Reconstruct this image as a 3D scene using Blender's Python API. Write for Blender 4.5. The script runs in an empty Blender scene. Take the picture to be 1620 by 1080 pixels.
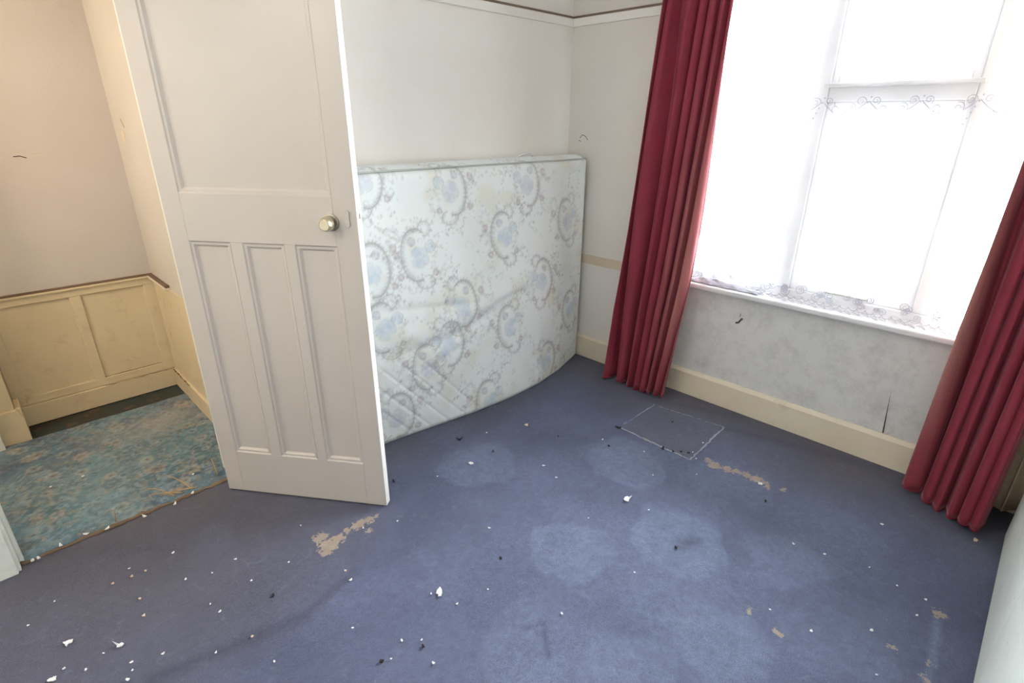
import bpy, math, random
import numpy as np
from mathutils import Vector, Matrix

random.seed(7); rng = np.random.default_rng(11)
S = bpy.context.scene
COL = S.collection
PI = math.pi

# ------------------------------------------------------------------ camera
cam_d = bpy.data.cameras.new('camera'); cam = bpy.data.objects.new('camera', cam_d); COL.objects.link(cam)
F_PX, PITCH, YAW, ROLL = 850.0, math.radians(22.3), math.radians(45.0), math.radians(0.3)
cam_d.sensor_fit = 'HORIZONTAL'; cam_d.sensor_width = 36.0; cam_d.lens = 36.0*F_PX/1620.0
cam_d.clip_start = 0.02; cam_d.clip_end = 100
_fw = Vector((math.sin(YAW)*math.cos(PITCH), math.cos(YAW)*math.cos(PITCH), -math.sin(PITCH)))
_rt = Vector((math.cos(YAW), -math.sin(YAW), 0)); _up = _rt.cross(_fw)
_r = _rt*math.cos(ROLL)+_up*math.sin(ROLL); _u = -_rt*math.sin(ROLL)+_up*math.cos(ROLL)
cam.matrix_world = Matrix(((_r.x,_u.x,-_fw.x,0),(_r.y,_u.y,-_fw.y,0),(_r.z,_u.z,-_fw.z,1.6),(0,0,0,1)))
S.camera = cam

def onz(px, py, z=0.0):      # measured photo point -> point on a floor plane
    x, y = (px-810)/F_PX, -(py-540)/F_PX; d = _r*x+_u*y+_fw; t = (z-1.6)/d.z; return d.x*t, d.y*t
def ony(px, py, yy):
    x, y = (px-810)/F_PX, -(py-540)/F_PX; d = _r*x+_u*y+_fw; t = yy/d.y; return d.x*t, 1.6+d.z*t

# ------------------------------------------------------------------ world (overcast white sky) and exposure
W = bpy.data.worlds.new('sky'); S.world = W; W.use_nodes = True
bg = W.node_tree.nodes['Background']; bg.inputs[0].default_value = (0.93, 0.97, 1.0, 1); bg.inputs[1].default_value = 15.0
S.view_settings.view_transform = 'Standard'; S.view_settings.look = 'None'
S.view_settings.gamma = 1.0; S.view_settings.use_curve_mapping = False
S.view_settings.exposure = 1.5
S.cycles.use_denoising = True
S.cycles.max_bounces = 8; S.cycles.diffuse_bounces = 6; S.cycles.glossy_bounces = 3; S.cycles.transparent_max_bounces = 12
S.cycles.sample_clamp_indirect = 8.0
# portal: guides sky light through the window opening (gives no light of its own)
pd = bpy.data.lights.new('sky_portal', 'AREA'); pd.shape = 'RECTANGLE'; pd.size = 1.60; pd.size_y = 1.84
pd.cycles.is_portal = True
po = bpy.data.objects.new('sky_portal', pd); COL.objects.link(po)
po.location = (3.17, 0.65, 1.52); po.rotation_euler = (0, math.radians(90), 0)

# ------------------------------------------------------------------ helpers
def nt_mat(name, rough=0.7):
    m = bpy.data.materials.new(name); m.use_nodes = True
    nt = m.node_tree; b = nt.nodes['Principled BSDF']; b.inputs['Roughness'].default_value = rough
    return m, nt, b
def N(nt, t, **kw):
    n = nt.nodes.new(t)
    for k, v in kw.items():
        if k in n.inputs.keys(): n.inputs[k].default_value = v
        else: setattr(n, k, v)
    return n
def L(nt, a, b): nt.links.new(a, b)
def noise(nt, co, scale, detail=4, rough=0.55, dist=0.0):
    n = N(nt, 'ShaderNodeTexNoise', Scale=scale, Detail=detail, Roughness=rough, Distortion=dist)
    L(nt, co, n.inputs['Vector']); return n.outputs['Fac']
def ramp(nt, fac, stops):
    r = N(nt, 'ShaderNodeValToRGB'); e = r.color_ramp.elements
    while len(e) < len(stops): e.new(0.5)
    for el, (p, c) in zip(e, stops):
        el.position = p; el.color = (c, c, c, 1) if isinstance(c, (int, float)) else (*c, 1)
    L(nt, fac, r.inputs[0]); return r.outputs[0]
def mix(nt, fac, a, b):
    n = N(nt, 'ShaderNodeMix', data_type='RGBA', blend_type='MIX')
    for i, v in ((0, fac), (6, a), (7, b)):
        if hasattr(v, 'is_linked'): L(nt, v, n.inputs[i])
        else: n.inputs[i].default_value = v if i == 0 else (*v, 1)
    return n.outputs[2]
def mth(nt, op, a, b=0.0, clamp=False):
    n = N(nt, 'ShaderNodeMath', operation=op, use_clamp=clamp)
    for i, v in ((0, a), (1, b)):
        if hasattr(v, 'is_linked'): L(nt, v, n.inputs[i])
        else: n.inputs[i].default_value = v
    return n.outputs[0]
def bump(nt, b, h, strength=0.3, dist=0.002):
    n = N(nt, 'ShaderNodeBump', Strength=strength, Distance=dist)
    L(nt, h, n.inputs['Height']); L(nt, n.outputs[0], b.inputs['Normal'])
def pos(nt): return N(nt, 'ShaderNodeNewGeometry').outputs['Position']
def objco(nt): return N(nt, 'ShaderNodeTexCoord').outputs['Object']

def link(o, parent=None, local=False):
    COL.objects.link(o)
    if parent is not None:
        o.parent = parent
        if not local: o.location = -Vector(parent.location)
    return o
def mesh(name, V, F, mat, parent=None, smooth=False, cols=None, local=False, bevel=0, uv=None):
    me = bpy.data.meshes.new(name)
    me.from_pydata([tuple(map(float, v)) for v in V], [], [tuple(map(int, f)) for f in F])
    if cols is not None:
        a = me.color_attributes.new('Col', 'FLOAT_COLOR', 'POINT')
        c = np.ones((len(V), 4), np.float32); c[:, :np.asarray(cols).shape[1]] = cols
        a.data.foreach_set('color', c.ravel())
    if mat is not None: me.materials.append(mat)
    if smooth: me.polygons.foreach_set('use_smooth', [True]*len(me.polygons))
    me.update()
    o = bpy.data.objects.new(name, me)
    if bevel:
        b = o.modifiers.new('bevel', 'BEVEL'); b.width = bevel; b.segments = 2; b.limit_method = 'ANGLE'
    return link(o, parent, local)
class MB:
    def __init__(s): s.V = []; s.F = []
    def add(s, V, F):
        k = len(s.V); s.V += [tuple(v) for v in V]; s.F += [tuple(i+k for i in f) for f in F]; return s
    def box(s, x0, x1, y0, y1, z0, z1):
        return s.add([(x0,y0,z0),(x1,y0,z0),(x1,y1,z0),(x0,y1,z0),(x0,y0,z1),(x1,y0,z1),(x1,y1,z1),(x0,y1,z1)],
                     [(0,3,2,1),(4,5,6,7),(0,1,5,4),(1,2,6,5),(2,3,7,6),(3,0,4,7)])
    def prism(s, poly, axis, a0, a1):
        # poly: 2-D points; axis 'x','y','z' = extrusion axis
        n = len(poly)
        def P(p, a): return (a,p[0],p[1]) if axis == 'x' else ((p[0],a,p[1]) if axis == 'y' else (p[0],p[1],a))
        V = [P(p, a0) for p in poly]+[P(p, a1) for p in poly]
        F = [tuple(range(n))[::-1], tuple(range(n, 2*n))]+[(i,(i+1)%n,(i+1)%n+n,i+n) for i in range(n)]
        return s.add(V, F)
    def tube(s, pts, r, n=6, closed=False):
        pts = [Vector(p) for p in pts]; m = len(pts); V = []; F = []
        rr = r if hasattr(r, '__len__') else [r]*m
        prev = None
        for i, p in enumerate(pts):
            a = pts[(i-1) % m] if (closed or i > 0) else p; b = pts[(i+1) % m] if (closed or i < m-1) else p
            t = (b-a).normalized() if (b-a).length > 1e-9 else Vector((0,0,1))
            if prev is None:
                up = Vector((0,0,1)) if abs(t.z) < .9 else Vector((1,0,0)); e1 = t.cross(up).normalized()
            else:
                e1 = (prev-t*prev.dot(t)); e1 = e1.normalized() if e1.length > 1e-6 else t.orthogonal().normalized()
            prev = e1; e2 = t.cross(e1)
            V += [p+(e1*math.cos(2*PI*j/n)+e2*math.sin(2*PI*j/n))*rr[i] for j in range(n)]
        for i in range(m if closed else m-1):
            k = (i+1) % m
            F += [(i*n+j, i*n+(j+1) % n, k*n+(j+1) % n, k*n+j) for j in range(n)]
        if not closed: F += [tuple(range(n))[::-1], tuple((m-1)*n+j for j in range(n))]
        return s.add(V, F)
    def lathe(s, prof, n=24, axis='z', org=(0,0,0)):
        # prof: (radius, height) pairs; axis 'y' means height along -y
        V = []; F = []; m = len(prof); o = org
        for r, h in prof:
            for j in range(n):
                c, q = r*math.cos(2*PI*j/n), r*math.sin(2*PI*j/n)
                V.append((o[0]+c, o[1]+q, o[2]+h) if axis == 'z' else (o[0]+c, o[1]-h, o[2]+q))
        for i in range(m-1): F += [(i*n+j, i*n+(j+1) % n, (i+1)*n+(j+1) % n, (i+1)*n+j) for j in range(n)]
        F += [tuple(range(n))[::-1], tuple((m-1)*n+j for j in range(n))]
        return s.add(V, F)
    def build(s, name, mat, parent=None, **kw): return mesh(name, s.V, s.F, mat, parent, **kw)
def box(name, mat, parent, *d, **kw): return MB().box(*d).build(name, mat, parent, **kw)
def empty(name, loc=(0,0,0), rz=0):
    o = bpy.data.objects.new(name, None); COL.objects.link(o); o.location = loc; o.rotation_euler = (0,0,rz)
    o.empty_display_size = .05; return o
def tag(o, label, cat, group=None, kind=None):
    o['label'] = label; o['category'] = cat
    if group: o['group'] = group
    if kind: o['kind'] = kind
    return o
def struct(o, label, cat): return tag(o, label, cat, kind='structure')
def grid_faces(nu, nv, off=0):
    i, j = np.meshgrid(np.arange(nu-1), np.arange(nv-1), indexing='ij')
    a = (i*nv+j).ravel()+off
    return np.stack([a, a+nv, a+nv+1, a+1], 1)
# 2-D raster used for flat printed / woven patterns (sampled into vertex colours)
class Raster:
    def __init__(s, x0, y0, w, h, res, base):
        s.x0, s.y0, s.res = x0, y0, res
        s.n, s.m = int(w/res)+1, int(h/res)+1
        s.a = np.tile(np.array(base, float), (s.n, s.m, 1))
    def dab(s, x, y, r, c, al=1.0, soft=0.5, ax=1.0, rot=0.0):
        k = int(r*max(1, ax)/s.res)+2; ci, cj = int((x-s.x0)/s.res), int((y-s.y0)/s.res)
        i0, i1, j0, j1 = max(0, ci-k), min(s.n, ci+k+1), max(0, cj-k), min(s.m, cj+k+1)
        if i0 >= i1 or j0 >= j1: return
        X, Y = np.meshgrid(s.x0+np.arange(i0, i1)*s.res-x, s.y0+np.arange(j0, j1)*s.res-y, indexing='ij')
        u = (X*math.cos(rot)+Y*math.sin(rot))/ax; v = -X*math.sin(rot)+Y*math.cos(rot)
        d = np.hypot(u, v)/r
        m = (np.clip((1-d)/soft, 0, 1)*al)[..., None]
        s.a[i0:i1, j0:j1] = s.a[i0:i1, j0:j1]*(1-m)+np.array(c)*m
    def stroke(s, pts, r, c, al=.8, soft=.6):
        for (x, y) in pts: s.dab(x, y, r, c, al, soft)
    def sample(s, x, y):
        fx = np.clip((np.asarray(x)-s.x0)/s.res, 0, s.n-1.001); fy = np.clip((np.asarray(y)-s.y0)/s.res, 0, s.m-1.001)
        i, j = fx.astype(int), fy.astype(int); u, v = (fx-i)[..., None], (fy-j)[..., None]
        a = s.a
        return a[i, j]*(1-u)*(1-v)+a[i+1, j]*u*(1-v)+a[i, j+1]*(1-u)*v+a[i+1, j+1]*u*v
def vnoise(shape, cell, seed=0):
    g = np.random.default_rng(seed)
    n, m = int(shape[0]/cell)+3, int(shape[1]/cell)+3
    a = g.random((n, m)); x, y = np.arange(shape[0])/cell, np.arange(shape[1])/cell
    i, j = x.astype(int), y.astype(int); u, v = x-i, y-j; u = u*u*(3-2*u); v = v*v*(3-2*v)
    A = a[np.ix_(i, j)]; B = a[np.ix_(i+1, j)]; C_ = a[np.ix_(i, j+1)]; D = a[np.ix_(i+1, j+1)]
    u = u[:, None]; v = v[None]
    return A*(1-u)*(1-v)+B*u*(1-v)+C_*(1-u)*v+D*u*v

# ------------------------------------------------------------------ materials
def paint(name, c, c2=None, rough=.55, bs=.15, bscale=60, stain=None, stain_amt=.0, spec=.3):
    m, nt, b = nt_mat(name, rough); p = pos(nt)
    n1 = noise(nt, p, 3.0, 5); col = mix(nt, ramp(nt, n1, [(.35, 0.), (.7, 1.)]), c, c2 or tuple(x*.94 for x in c))
    if stain:
        f = mth(nt, 'MULTIPLY', ramp(nt, noise(nt, p, 9, 8, .7), [(.55, 0.), (.72, 1.)]), stain_amt)
        col = mix(nt, f, col, stain)
    L(nt, col, b.inputs['Base Color']); b.inputs['Specular IOR Level'].default_value = spec
    bump(nt, b, noise(nt, p, bscale, 3), bs, .002)
    return m
M = {}
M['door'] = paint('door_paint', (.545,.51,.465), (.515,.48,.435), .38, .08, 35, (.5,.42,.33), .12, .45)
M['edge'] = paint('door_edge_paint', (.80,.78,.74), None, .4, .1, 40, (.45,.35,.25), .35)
M['trim'] = paint('trim_paint', (.75,.675,.535), (.69,.61,.47), .45, .1, 40, (.42,.33,.22), .3)
M['frame'] = paint('frame_paint', (.72,.72,.73), (.66,.66,.68), .4, .1, 40, (.40,.40,.40), .2)
M['jamb'] = paint('jamb_paint', (.74,.75,.70), (.66,.69,.64), .4, .1, 40, (.35,.33,.28), .3)
M['cream'] = paint('cream_paint', (.70,.60,.415), (.66,.555,.37), .42, .08, 40, (.40,.27,.13), .35)
M['ceiling'] = paint('ceiling_paint', (.82,.81,.79), None, .9, .2, 70)
M['cupboard'] = paint('cupboard_paint', (.78,.83,.78), (.74,.79,.74), .4, .06, 30, (.42,.44,.40), .25)
M['brown'] = paint('grimy_brown', (.22,.15,.10), (.12,.08,.05), .8, .4, 120)
M['rail_top'] = paint('brown_rail_top', (.26,.19,.14), (.20,.14,.10), .9, .2, 90)
M['bare'] = paint('bare_boards', (.055,.05,.035), (.03,.05,.05), .9, .6, 90, (.20,.10,.06), .8)
M['tear'] = paint('torn_paper', (.10,.07,.05), None, .9, .3, 90)
M['paper'] = paint('peeled_paper', (.70,.60,.45), (.62,.52,.38), .8, .3, 70, (.45,.33,.2), .4)
M['flake'] = paint('paint_flake', (.76,.76,.77), (.7,.69,.68), .7, .2, 200)
M['flake_tan'] = paint('plaster_crumb', (.62,.50,.36), (.55,.43,.3), .9, .3, 200)
M['crumb'] = paint('dark_crumb', (.02,.02,.025), (.03,.025,.02), .9, .3, 200)
M['thread'] = paint('frayed_thread', (.50,.33,.16), (.42,.27,.12), .9, .3, 200)
M['seam'] = paint('pale_seam', (.34,.36,.40), (.22,.23,.27), .9, .5, 150)
M['shade'] = paint('lamp_shade', (.85,.82,.75), None, .8, .1, 60)
M['rail_w'] = paint('white_rail', (.8,.8,.8), None, .4, .05, 60)
M['roof'] = paint('dark_hall_floor', (.05,.06,.06), None, .9, .4, 60)

def wall_mat(name, c, dado=None, zsplit=.69, hscale=1.0, dirty=.5, specks=True, warm=(.60,.47,.32)):
    m, nt, b = nt_mat(name, .85); p = pos(nt); b.inputs['Specular IOR Level'].default_value = .2
    big = ramp(nt, noise(nt, p, 1.6, 5), [(.35, 0.), (.75, 1.)])
    col = mix(nt, big, c, tuple(x*y for x, y in zip(c, (.95,.93,.90))))
    st = mth(nt, 'MULTIPLY', ramp(nt, noise(nt, p, 4.5, 8, .72), [(.60, 0.), (.78, 1.)]), .22*dirty)
    col = mix(nt, st, col, warm)
    if dado:
        sx = N(nt, 'ShaderNodeSeparateXYZ'); L(nt, p, sx.inputs[0])
        zf = mth(nt, 'LESS_THAN', sx.outputs[2], zsplit)
        mould = ramp(nt, noise(nt, p, 8.0, 12, .82), [(.46, 0.), (.72, 1.)])
        lowc = mix(nt, mth(nt, 'MULTIPLY', mould, .55), dado, (.33,.33,.33))
        # the mouldy band is worst on the outside wall below the window
        yf = N(nt, 'ShaderNodeMapRange', clamp=True); L(nt, sx.outputs[1], yf.inputs[0])
        yf.inputs[1].default_value = 1.62; yf.inputs[2].default_value = 1.35
        lowc = mix(nt, yf.outputs[0], tuple(x*1.0 for x in c), lowc)
        col = mix(nt, zf, col, lowc)
    if specks:
        v = N(nt, 'ShaderNodeTexVoronoi', Scale=9.0); L(nt, p, v.inputs['Vector'])
        f = mth(nt, 'MULTIPLY', mth(nt, 'LESS_THAN', v.outputs['Distance'], .035), ramp(nt, noise(nt, p, 3.1, 2), [(.55, 0.), (.6, 1.)]))
        col = mix(nt, mth(nt, 'MULTIPLY', f, .5), col, (.25,.22,.18))
    L(nt, col, b.inputs['Base Color'])
    mp = N(nt, 'ShaderNodeMapping'); L(nt, p, mp.inputs[0]); mp.inputs['Scale'].default_value = (1,1,hscale)
    h = mth(nt, 'ADD', noise(nt, mp.outputs[0], 110, 3, .6), mth(nt, 'MULTIPLY', noise(nt, p, 9, 3), .6))
    bump(nt, b, h, .45, .002)
    return m
M['wall'] = wall_mat('wall_paper_white', (.86,.835,.80))
M['wall_win'] = wall_mat('wall_paper_window', (.76,.725,.68), dado=(.66,.655,.64))
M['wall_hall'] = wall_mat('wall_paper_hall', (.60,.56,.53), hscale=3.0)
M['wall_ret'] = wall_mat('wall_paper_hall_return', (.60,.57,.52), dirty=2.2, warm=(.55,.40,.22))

# carpet of the bedroom: attribute channels R pale wear, G tan bare patches, B grey-brown border, A dark scuffs and strips
def carpet_mat():
    m, nt, b = nt_mat('blue_carpet', .95); b.inputs['Specular IOR Level'].default_value = .15
    p = pos(nt); at = N(nt, 'ShaderNodeVertexColor', layer_name='Col')
    sp = N(nt, 'ShaderNodeSeparateColor'); L(nt, at.outputs[0], sp.inputs[0])
    n1 = noise(nt, p, 2.2, 6, .6); n2 = noise(nt, p, 14, 8, .7, .6); n3 = noise(nt, p, 420, 3, .6); n4 = noise(nt, p, 45, 6, .7)
    col = mix(nt, ramp(nt, n1, [(.35, 0.), (.68, 1.)]), (.082,.092,.155), (.128,.143,.235))
    pal = mth(nt, 'MULTIPLY', sp.outputs[0], ramp(nt, n2, [(.28, .25), (.7, 1.)]))
    col = mix(nt, pal, col, (.225,.285,.42))
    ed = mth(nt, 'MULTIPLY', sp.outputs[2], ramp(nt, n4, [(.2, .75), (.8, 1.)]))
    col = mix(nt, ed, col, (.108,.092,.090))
    mot = ramp(nt, noise(nt, p, 38, 8, .72, .4), [(.36, 0.), (.66, 1.)])
    col = mix(nt, mth(nt, 'MULTIPLY', mot, .38), col, (.062,.066,.092))
    lite = mth(nt, 'MULTIPLY', ramp(nt, noise(nt, p, 17, 9, .75, 1.2), [(.55, 0.), (.70, 1.)]), .30)
    col = mix(nt, lite, col, (.20,.225,.30))
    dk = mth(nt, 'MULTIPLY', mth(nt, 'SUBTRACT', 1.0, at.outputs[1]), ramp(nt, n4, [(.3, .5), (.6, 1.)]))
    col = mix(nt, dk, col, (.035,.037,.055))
    blot = mth(nt, 'MULTIPLY', ramp(nt, noise(nt, p, 6, 10, .75), [(.60, 0.), (.74, 1.)]), .35)
    col = mix(nt, blot, col, (.17,.165,.19))
    fl = mth(nt, 'MULTIPLY', ramp(nt, noise(nt, p, 160, 2, .5), [(.74, 0.), (.78, 1.)]), .45)
    col = mix(nt, fl, col, (.36,.36,.40))
    tn = mth(nt, 'ADD', sp.outputs[1], mth(nt, 'MULTIPLY', mth(nt, 'SUBTRACT', n4, .5), 1.7))
    tf = ramp(nt, tn, [(.50, 0.), (.58, 1.)])
    tanc = mix(nt, ramp(nt, n2, [(.3, 0.), (.7, 1.)]), (.40,.325,.25), (.29,.235,.19))
    col = mix(nt, tf, col, tanc)
    spk = ramp(nt, n3, [(.3, .62), (.7, 1.3)])
    mm = N(nt, 'ShaderNodeMix', data_type='RGBA', blend_type='MULTIPLY'); mm.inputs[0].default_value = 1
    L(nt, col, mm.inputs[6]); L(nt, spk, mm.inputs[7])
    L(nt, mm.outputs[2], b.inputs['Base Color'])
    h = mth(nt, 'ADD', n3, mth(nt, 'MULTIPLY', n4, .8)); h = mth(nt, 'SUBTRACT', h, mth(nt, 'MULTIPLY', tf, .8))
    bump(nt, b, h, .6, .004)
    b.inputs['Sheen Weight'].default_value = .25; b.inputs['Sheen Tint'].default_value = (.6,.7,1,1); b.inputs['Sheen Roughness'].default_value = .5
    return m
M['carpet'] = carpet_mat()
def printed(name, rough, bs, bscale, dist=.003, sheen=0, fine=0):
    m, nt, b = nt_mat(name, rough); p = pos(nt); at = N(nt, 'ShaderNodeVertexColor', layer_name='Col')
    n3 = noise(nt, p, bscale, 3, .6)
    mm = N(nt, 'ShaderNodeMix', data_type='RGBA', blend_type='MULTIPLY'); mm.inputs[0].default_value = 1
    L(nt, at.outputs[0], mm.inputs[6]); L(nt, ramp(nt, n3, [(.3, 1-fine), (.7, 1+fine)]), mm.inputs[7])
    L(nt, mm.outputs[2], b.inputs['Base Color']); bump(nt, b, n3, bs, dist)
    b.inputs['Specular IOR Level'].default_value = .25; b.inputs['Sheen Weight'].default_value = sheen
    return m
M['mattress'] = printed('damask_ticking', .6, .15, 160, .001, .1, .02)
M['hall_carpet'] = printed('teal_floral_carpet', .95, .6, 300, .004, .2, .3)

def velvet():
    m, nt, b = nt_mat('red_velvet', .75); p = pos(nt); at = N(nt, 'ShaderNodeVertexColor', layer_name='Col')
    sp = N(nt, 'ShaderNodeSeparateColor'); L(nt, at.outputs[0], sp.inputs[0])
    n1 = noise(nt, p, 6, 5); n2 = noise(nt, p, 350, 3)
    mp = N(nt, 'ShaderNodeMapping'); L(nt, p, mp.inputs[0]); mp.inputs['Scale'].default_value = (14, 14, .8)
    n3 = noise(nt, mp.outputs[0], 2.0, 4)
    col = mix(nt, n1, (.215,.020,.043), (.28,.036,.062))
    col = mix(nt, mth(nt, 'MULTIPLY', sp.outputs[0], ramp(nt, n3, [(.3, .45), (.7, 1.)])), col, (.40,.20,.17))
    col = mix(nt, mth(nt, 'MULTIPLY', ramp(nt, n2, [(.3, 0.), (.8, 1.)]), .25), col, (.12,.012,.022))
    L(nt, col, b.inputs['Base Color'])
    b.inputs['Sheen Weight'].default_value = .35; b.inputs['Sheen Roughness'].default_value = .3; b.inputs['Sheen Tint'].default_value = (1,.50,.56,1)
    b.inputs['Specular IOR Level'].default_value = .1
    bump(nt, b, n2, .3, .001)
    return m
M['velvet'] = velvet()
M['lining'] = paint('curtain_lining', (.52,.43,.30), (.42,.34,.23), .9, .3, 120, (.28,.2,.12), .4)

def net_mat(name, dens, c=(.9,.91,.94), tf=.28):
    m, nt, b = nt_mat(name, .9); nt.nodes.remove(b); out = nt.nodes['Material Output']; p = pos(nt)
    tr = N(nt, 'ShaderNodeBsdfTransparent'); df = N(nt, 'ShaderNodeBsdfDiffuse', Color=(*c, 1)); tl = N(nt, 'ShaderNodeBsdfTranslucent', Color=(*c, 1))
    a = N(nt, 'ShaderNodeMixShader'); a.inputs[0].default_value = tf; L(nt, df.outputs[0], a.inputs[1]); L(nt, tl.outputs[0], a.inputs[2])
    f = ramp(nt, noise(nt, p, 4.0, 4), [(.3, min(1., dens*.8)), (.7, min(1., dens*1.2))])
    s = N(nt, 'ShaderNodeMixShader'); L(nt, f, s.inputs[0]); L(nt, tr.outputs[0], s.inputs[1]); L(nt, a.outputs[0], s.inputs[2])
    L(nt, s.outputs[0], out.inputs[0]); return m
M['net'] = net_mat('net_voile', .12, tf=.20); M['lace'] = net_mat('lace_thread', 1.3, (.46,.46,.53), .006); M['lace_grey'] = net_mat('grubby_lace', 1.3, (.50,.50,.58), .02)
def glass():
    m, nt, b = nt_mat('window_glass', .05); nt.nodes.remove(b); out = nt.nodes['Material Output']
    tr = N(nt, 'ShaderNodeBsdfTransparent', Color=(.96,.97,.97,1)); gl = N(nt, 'ShaderNodeBsdfGlossy', Roughness=.02)
    fr = N(nt, 'ShaderNodeFresnel', IOR=1.45); s = N(nt, 'ShaderNodeMixShader')
    L(nt, fr.outputs[0], s.inputs[0]); L(nt, tr.outputs[0], s.inputs[1]); L(nt, gl.outputs[0], s.inputs[2]); L(nt, s.outputs[0], out.inputs[0])
    return m
M['glass'] = glass()
def metal(name, c, r):
    m, nt, b = nt_mat(name, r); b.inputs['Metallic'].default_value = 1
    L(nt, mix(nt, noise(nt, pos(nt), 60, 4), c, tuple(x*.8 for x in c)), b.inputs['Base Color']); return m
M['brass'] = metal('worn_champagne_metal', (.72,.66,.48), .3); M['brass_dark'] = metal('dull_metal', (.42,.39,.32), .45)
def glow(name, c, s):
    m, nt, b = nt_mat(name, .4); b.inputs['Base Color'].default_value = (*c, 1)
    b.inputs['Emission Color'].default_value = (*c, 1); b.inputs['Emission Strength'].default_value = s; return m
M['bulb'] = glow('added_bulb_glow', (1,.86,.66), 6.0)

# ------------------------------------------------------------------ room shell
XW, YB, XL, YF, ZC = 2.95, 2.43, -1.35, -1.0, 2.52      # window wall, back (door) wall, left wall, front wall, ceiling
YH, XR = 3.776, 0.69                                    # far hall wall, hall return wall
DX0, DX1, DZ = -0.215, 0.565, 2.10                      # doorway
WY0, WY1, WZ0, WZ1 = -0.24, 1.54, 0.70, 2.32            # window opening
TH = .16

# floor with worn blue carpet
nx, ny = 358, 292
gx = np.linspace(XL, XW, nx); gy = np.linspace(YF, 2.465, ny)
X, Y = np.meshgrid(gx, gy, indexing='ij')
pale = np.zeros_like(X); tan = np.zeros_like(X); edge = np.zeros_like(X); dark = np.zeros_like(X)
wob = (vnoise(X.shape, 14, 3)-.5)*.09+(vnoise(X.shape, 5, 33)-.5)*.05
for cx, cy, r, a in [(1.473,1.715,.185,.62),(2.03,1.23,.20,.75),(1.725,.755,.20,.85),(1.36,1.01,.185,.75),(2.24,.76,.21,.42),
                     (1.398,.408,.16,.75),(.909,.843,.16,.55),(1.907,.415,.18,.60),(1.10,.56,.17,.62),(1.378,.622,.13,.55),(1.03,1.25,.22,.25),
                     (2.15,.30,.22,.30),(.75,.60,.2,.3),(1.65,.15,.2,.4),(1.20,.25,.2,.5)]:
    d = np.hypot(X-cx, Y-cy)+wob
    body = np.clip((r-d)/.075, 0, 1)*.8; ring = np.exp(-((d-r*.86)/.028)**2)*.35
    pale = np.maximum(pale, a*np.clip(body+ring, 0, 1))
pale = np.maximum(pale, .30*np.clip(1-np.hypot((X-1.5)/1.1, (Y-.75)/.9), 0, 1)**.6)
for cx, cy, r, a in [(*onz(340,850),.13,.30),(*onz(375,836),.05,.45)]:                     # dusty smear by the doorway
    pale = np.maximum(pale, a*np.clip((r-np.hypot(X-cx, Y-cy)-wob)/.06, 0, 1))
# tan bare patches (x, y, r)
for px, py, r in [(520,862,.042),(507,850,.03),(535,852,.03),(517,873,.026),(548,840,.02),(568,829,.028),(583,822,.024),(583,840,.016),(560,835,.018),(595,815,.010),
                  (1120,727,.020),(1130,735,.033),(1150,742,.028),(1165,745,.020),(1180,750,.026),(1195,757,.028),(1207,762,.022),(1214,770,.018),(1240,775,.012),
                  (1030,696,.028),(1021,691,.020),(1040,699,.016),(1485,971,.021),(1230,1000,.013),(1185,965,.014),(1413,1024,.011),(1473,1050,.010),(1462,1072,.013)]:
    cx, cy = onz(px, py)
    tan = np.maximum(tan, np.clip(.5+(r-np.hypot(X-cx, Y-cy))/.03*.5, 0, 1))
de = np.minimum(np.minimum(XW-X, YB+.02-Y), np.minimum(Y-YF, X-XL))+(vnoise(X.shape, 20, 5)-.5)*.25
edge = np.clip(1-(de-.12)/.50, 0, 1)*.95  # browner grey towards the walls
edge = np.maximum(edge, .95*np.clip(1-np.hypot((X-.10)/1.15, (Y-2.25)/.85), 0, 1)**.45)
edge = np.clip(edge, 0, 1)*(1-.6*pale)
def seg(ax, ay, bx, by, w, a):
    global dark
    t = np.clip(((X-ax)*(bx-ax)+(Y-ay)*(by-ay))/((bx-ax)**2+(by-ay)**2), 0, 1)
    d = np.hypot(X-ax-t*(bx-ax), Y-ay-t*(by-ay)); dark = np.maximum(dark, a*np.clip(1-d/w, 0, 1))
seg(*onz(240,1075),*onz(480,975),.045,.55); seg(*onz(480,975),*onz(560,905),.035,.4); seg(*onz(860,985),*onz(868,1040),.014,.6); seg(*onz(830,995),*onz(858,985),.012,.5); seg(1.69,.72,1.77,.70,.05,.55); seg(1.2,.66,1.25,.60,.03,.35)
seg(2.68,1.55,2.9,1.0,.05,.4); seg(2.72,1.0,2.9,.3,.05,.35); seg(2.75,.15,2.62,-.2,.09,.5)  # darker strips along the window wall and below the curtains
for (pa, pb) in (((1483,980),(1476,1040)),((1476,1040),(1466,1079))):
    (ax_, ay_), (bx_, by_) = onz(*pa), onz(*pb); t_ = np.clip(((X-ax_)*(bx_-ax_)+(Y-ay_)*(by_-ay_))/((bx_-ax_)**2+(by_-ay_)**2), 0, 1)
    pale = np.maximum(pale, .8*np.clip(1-np.hypot(X-ax_-t_*(bx_-ax_), Y-ay_-t_*(by_-ay_))/.020, 0, 1))
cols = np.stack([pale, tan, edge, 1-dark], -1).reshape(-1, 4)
V = np.stack([X, Y, (vnoise(X.shape, 25, 9)-.5)*.004*(np.clip(de, 0, .2)/.2)], -1).reshape(-1, 3)
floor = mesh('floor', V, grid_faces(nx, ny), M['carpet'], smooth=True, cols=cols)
struct(floor, 'worn blue carpeted bedroom floor with pale round marks', 'floor')
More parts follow.
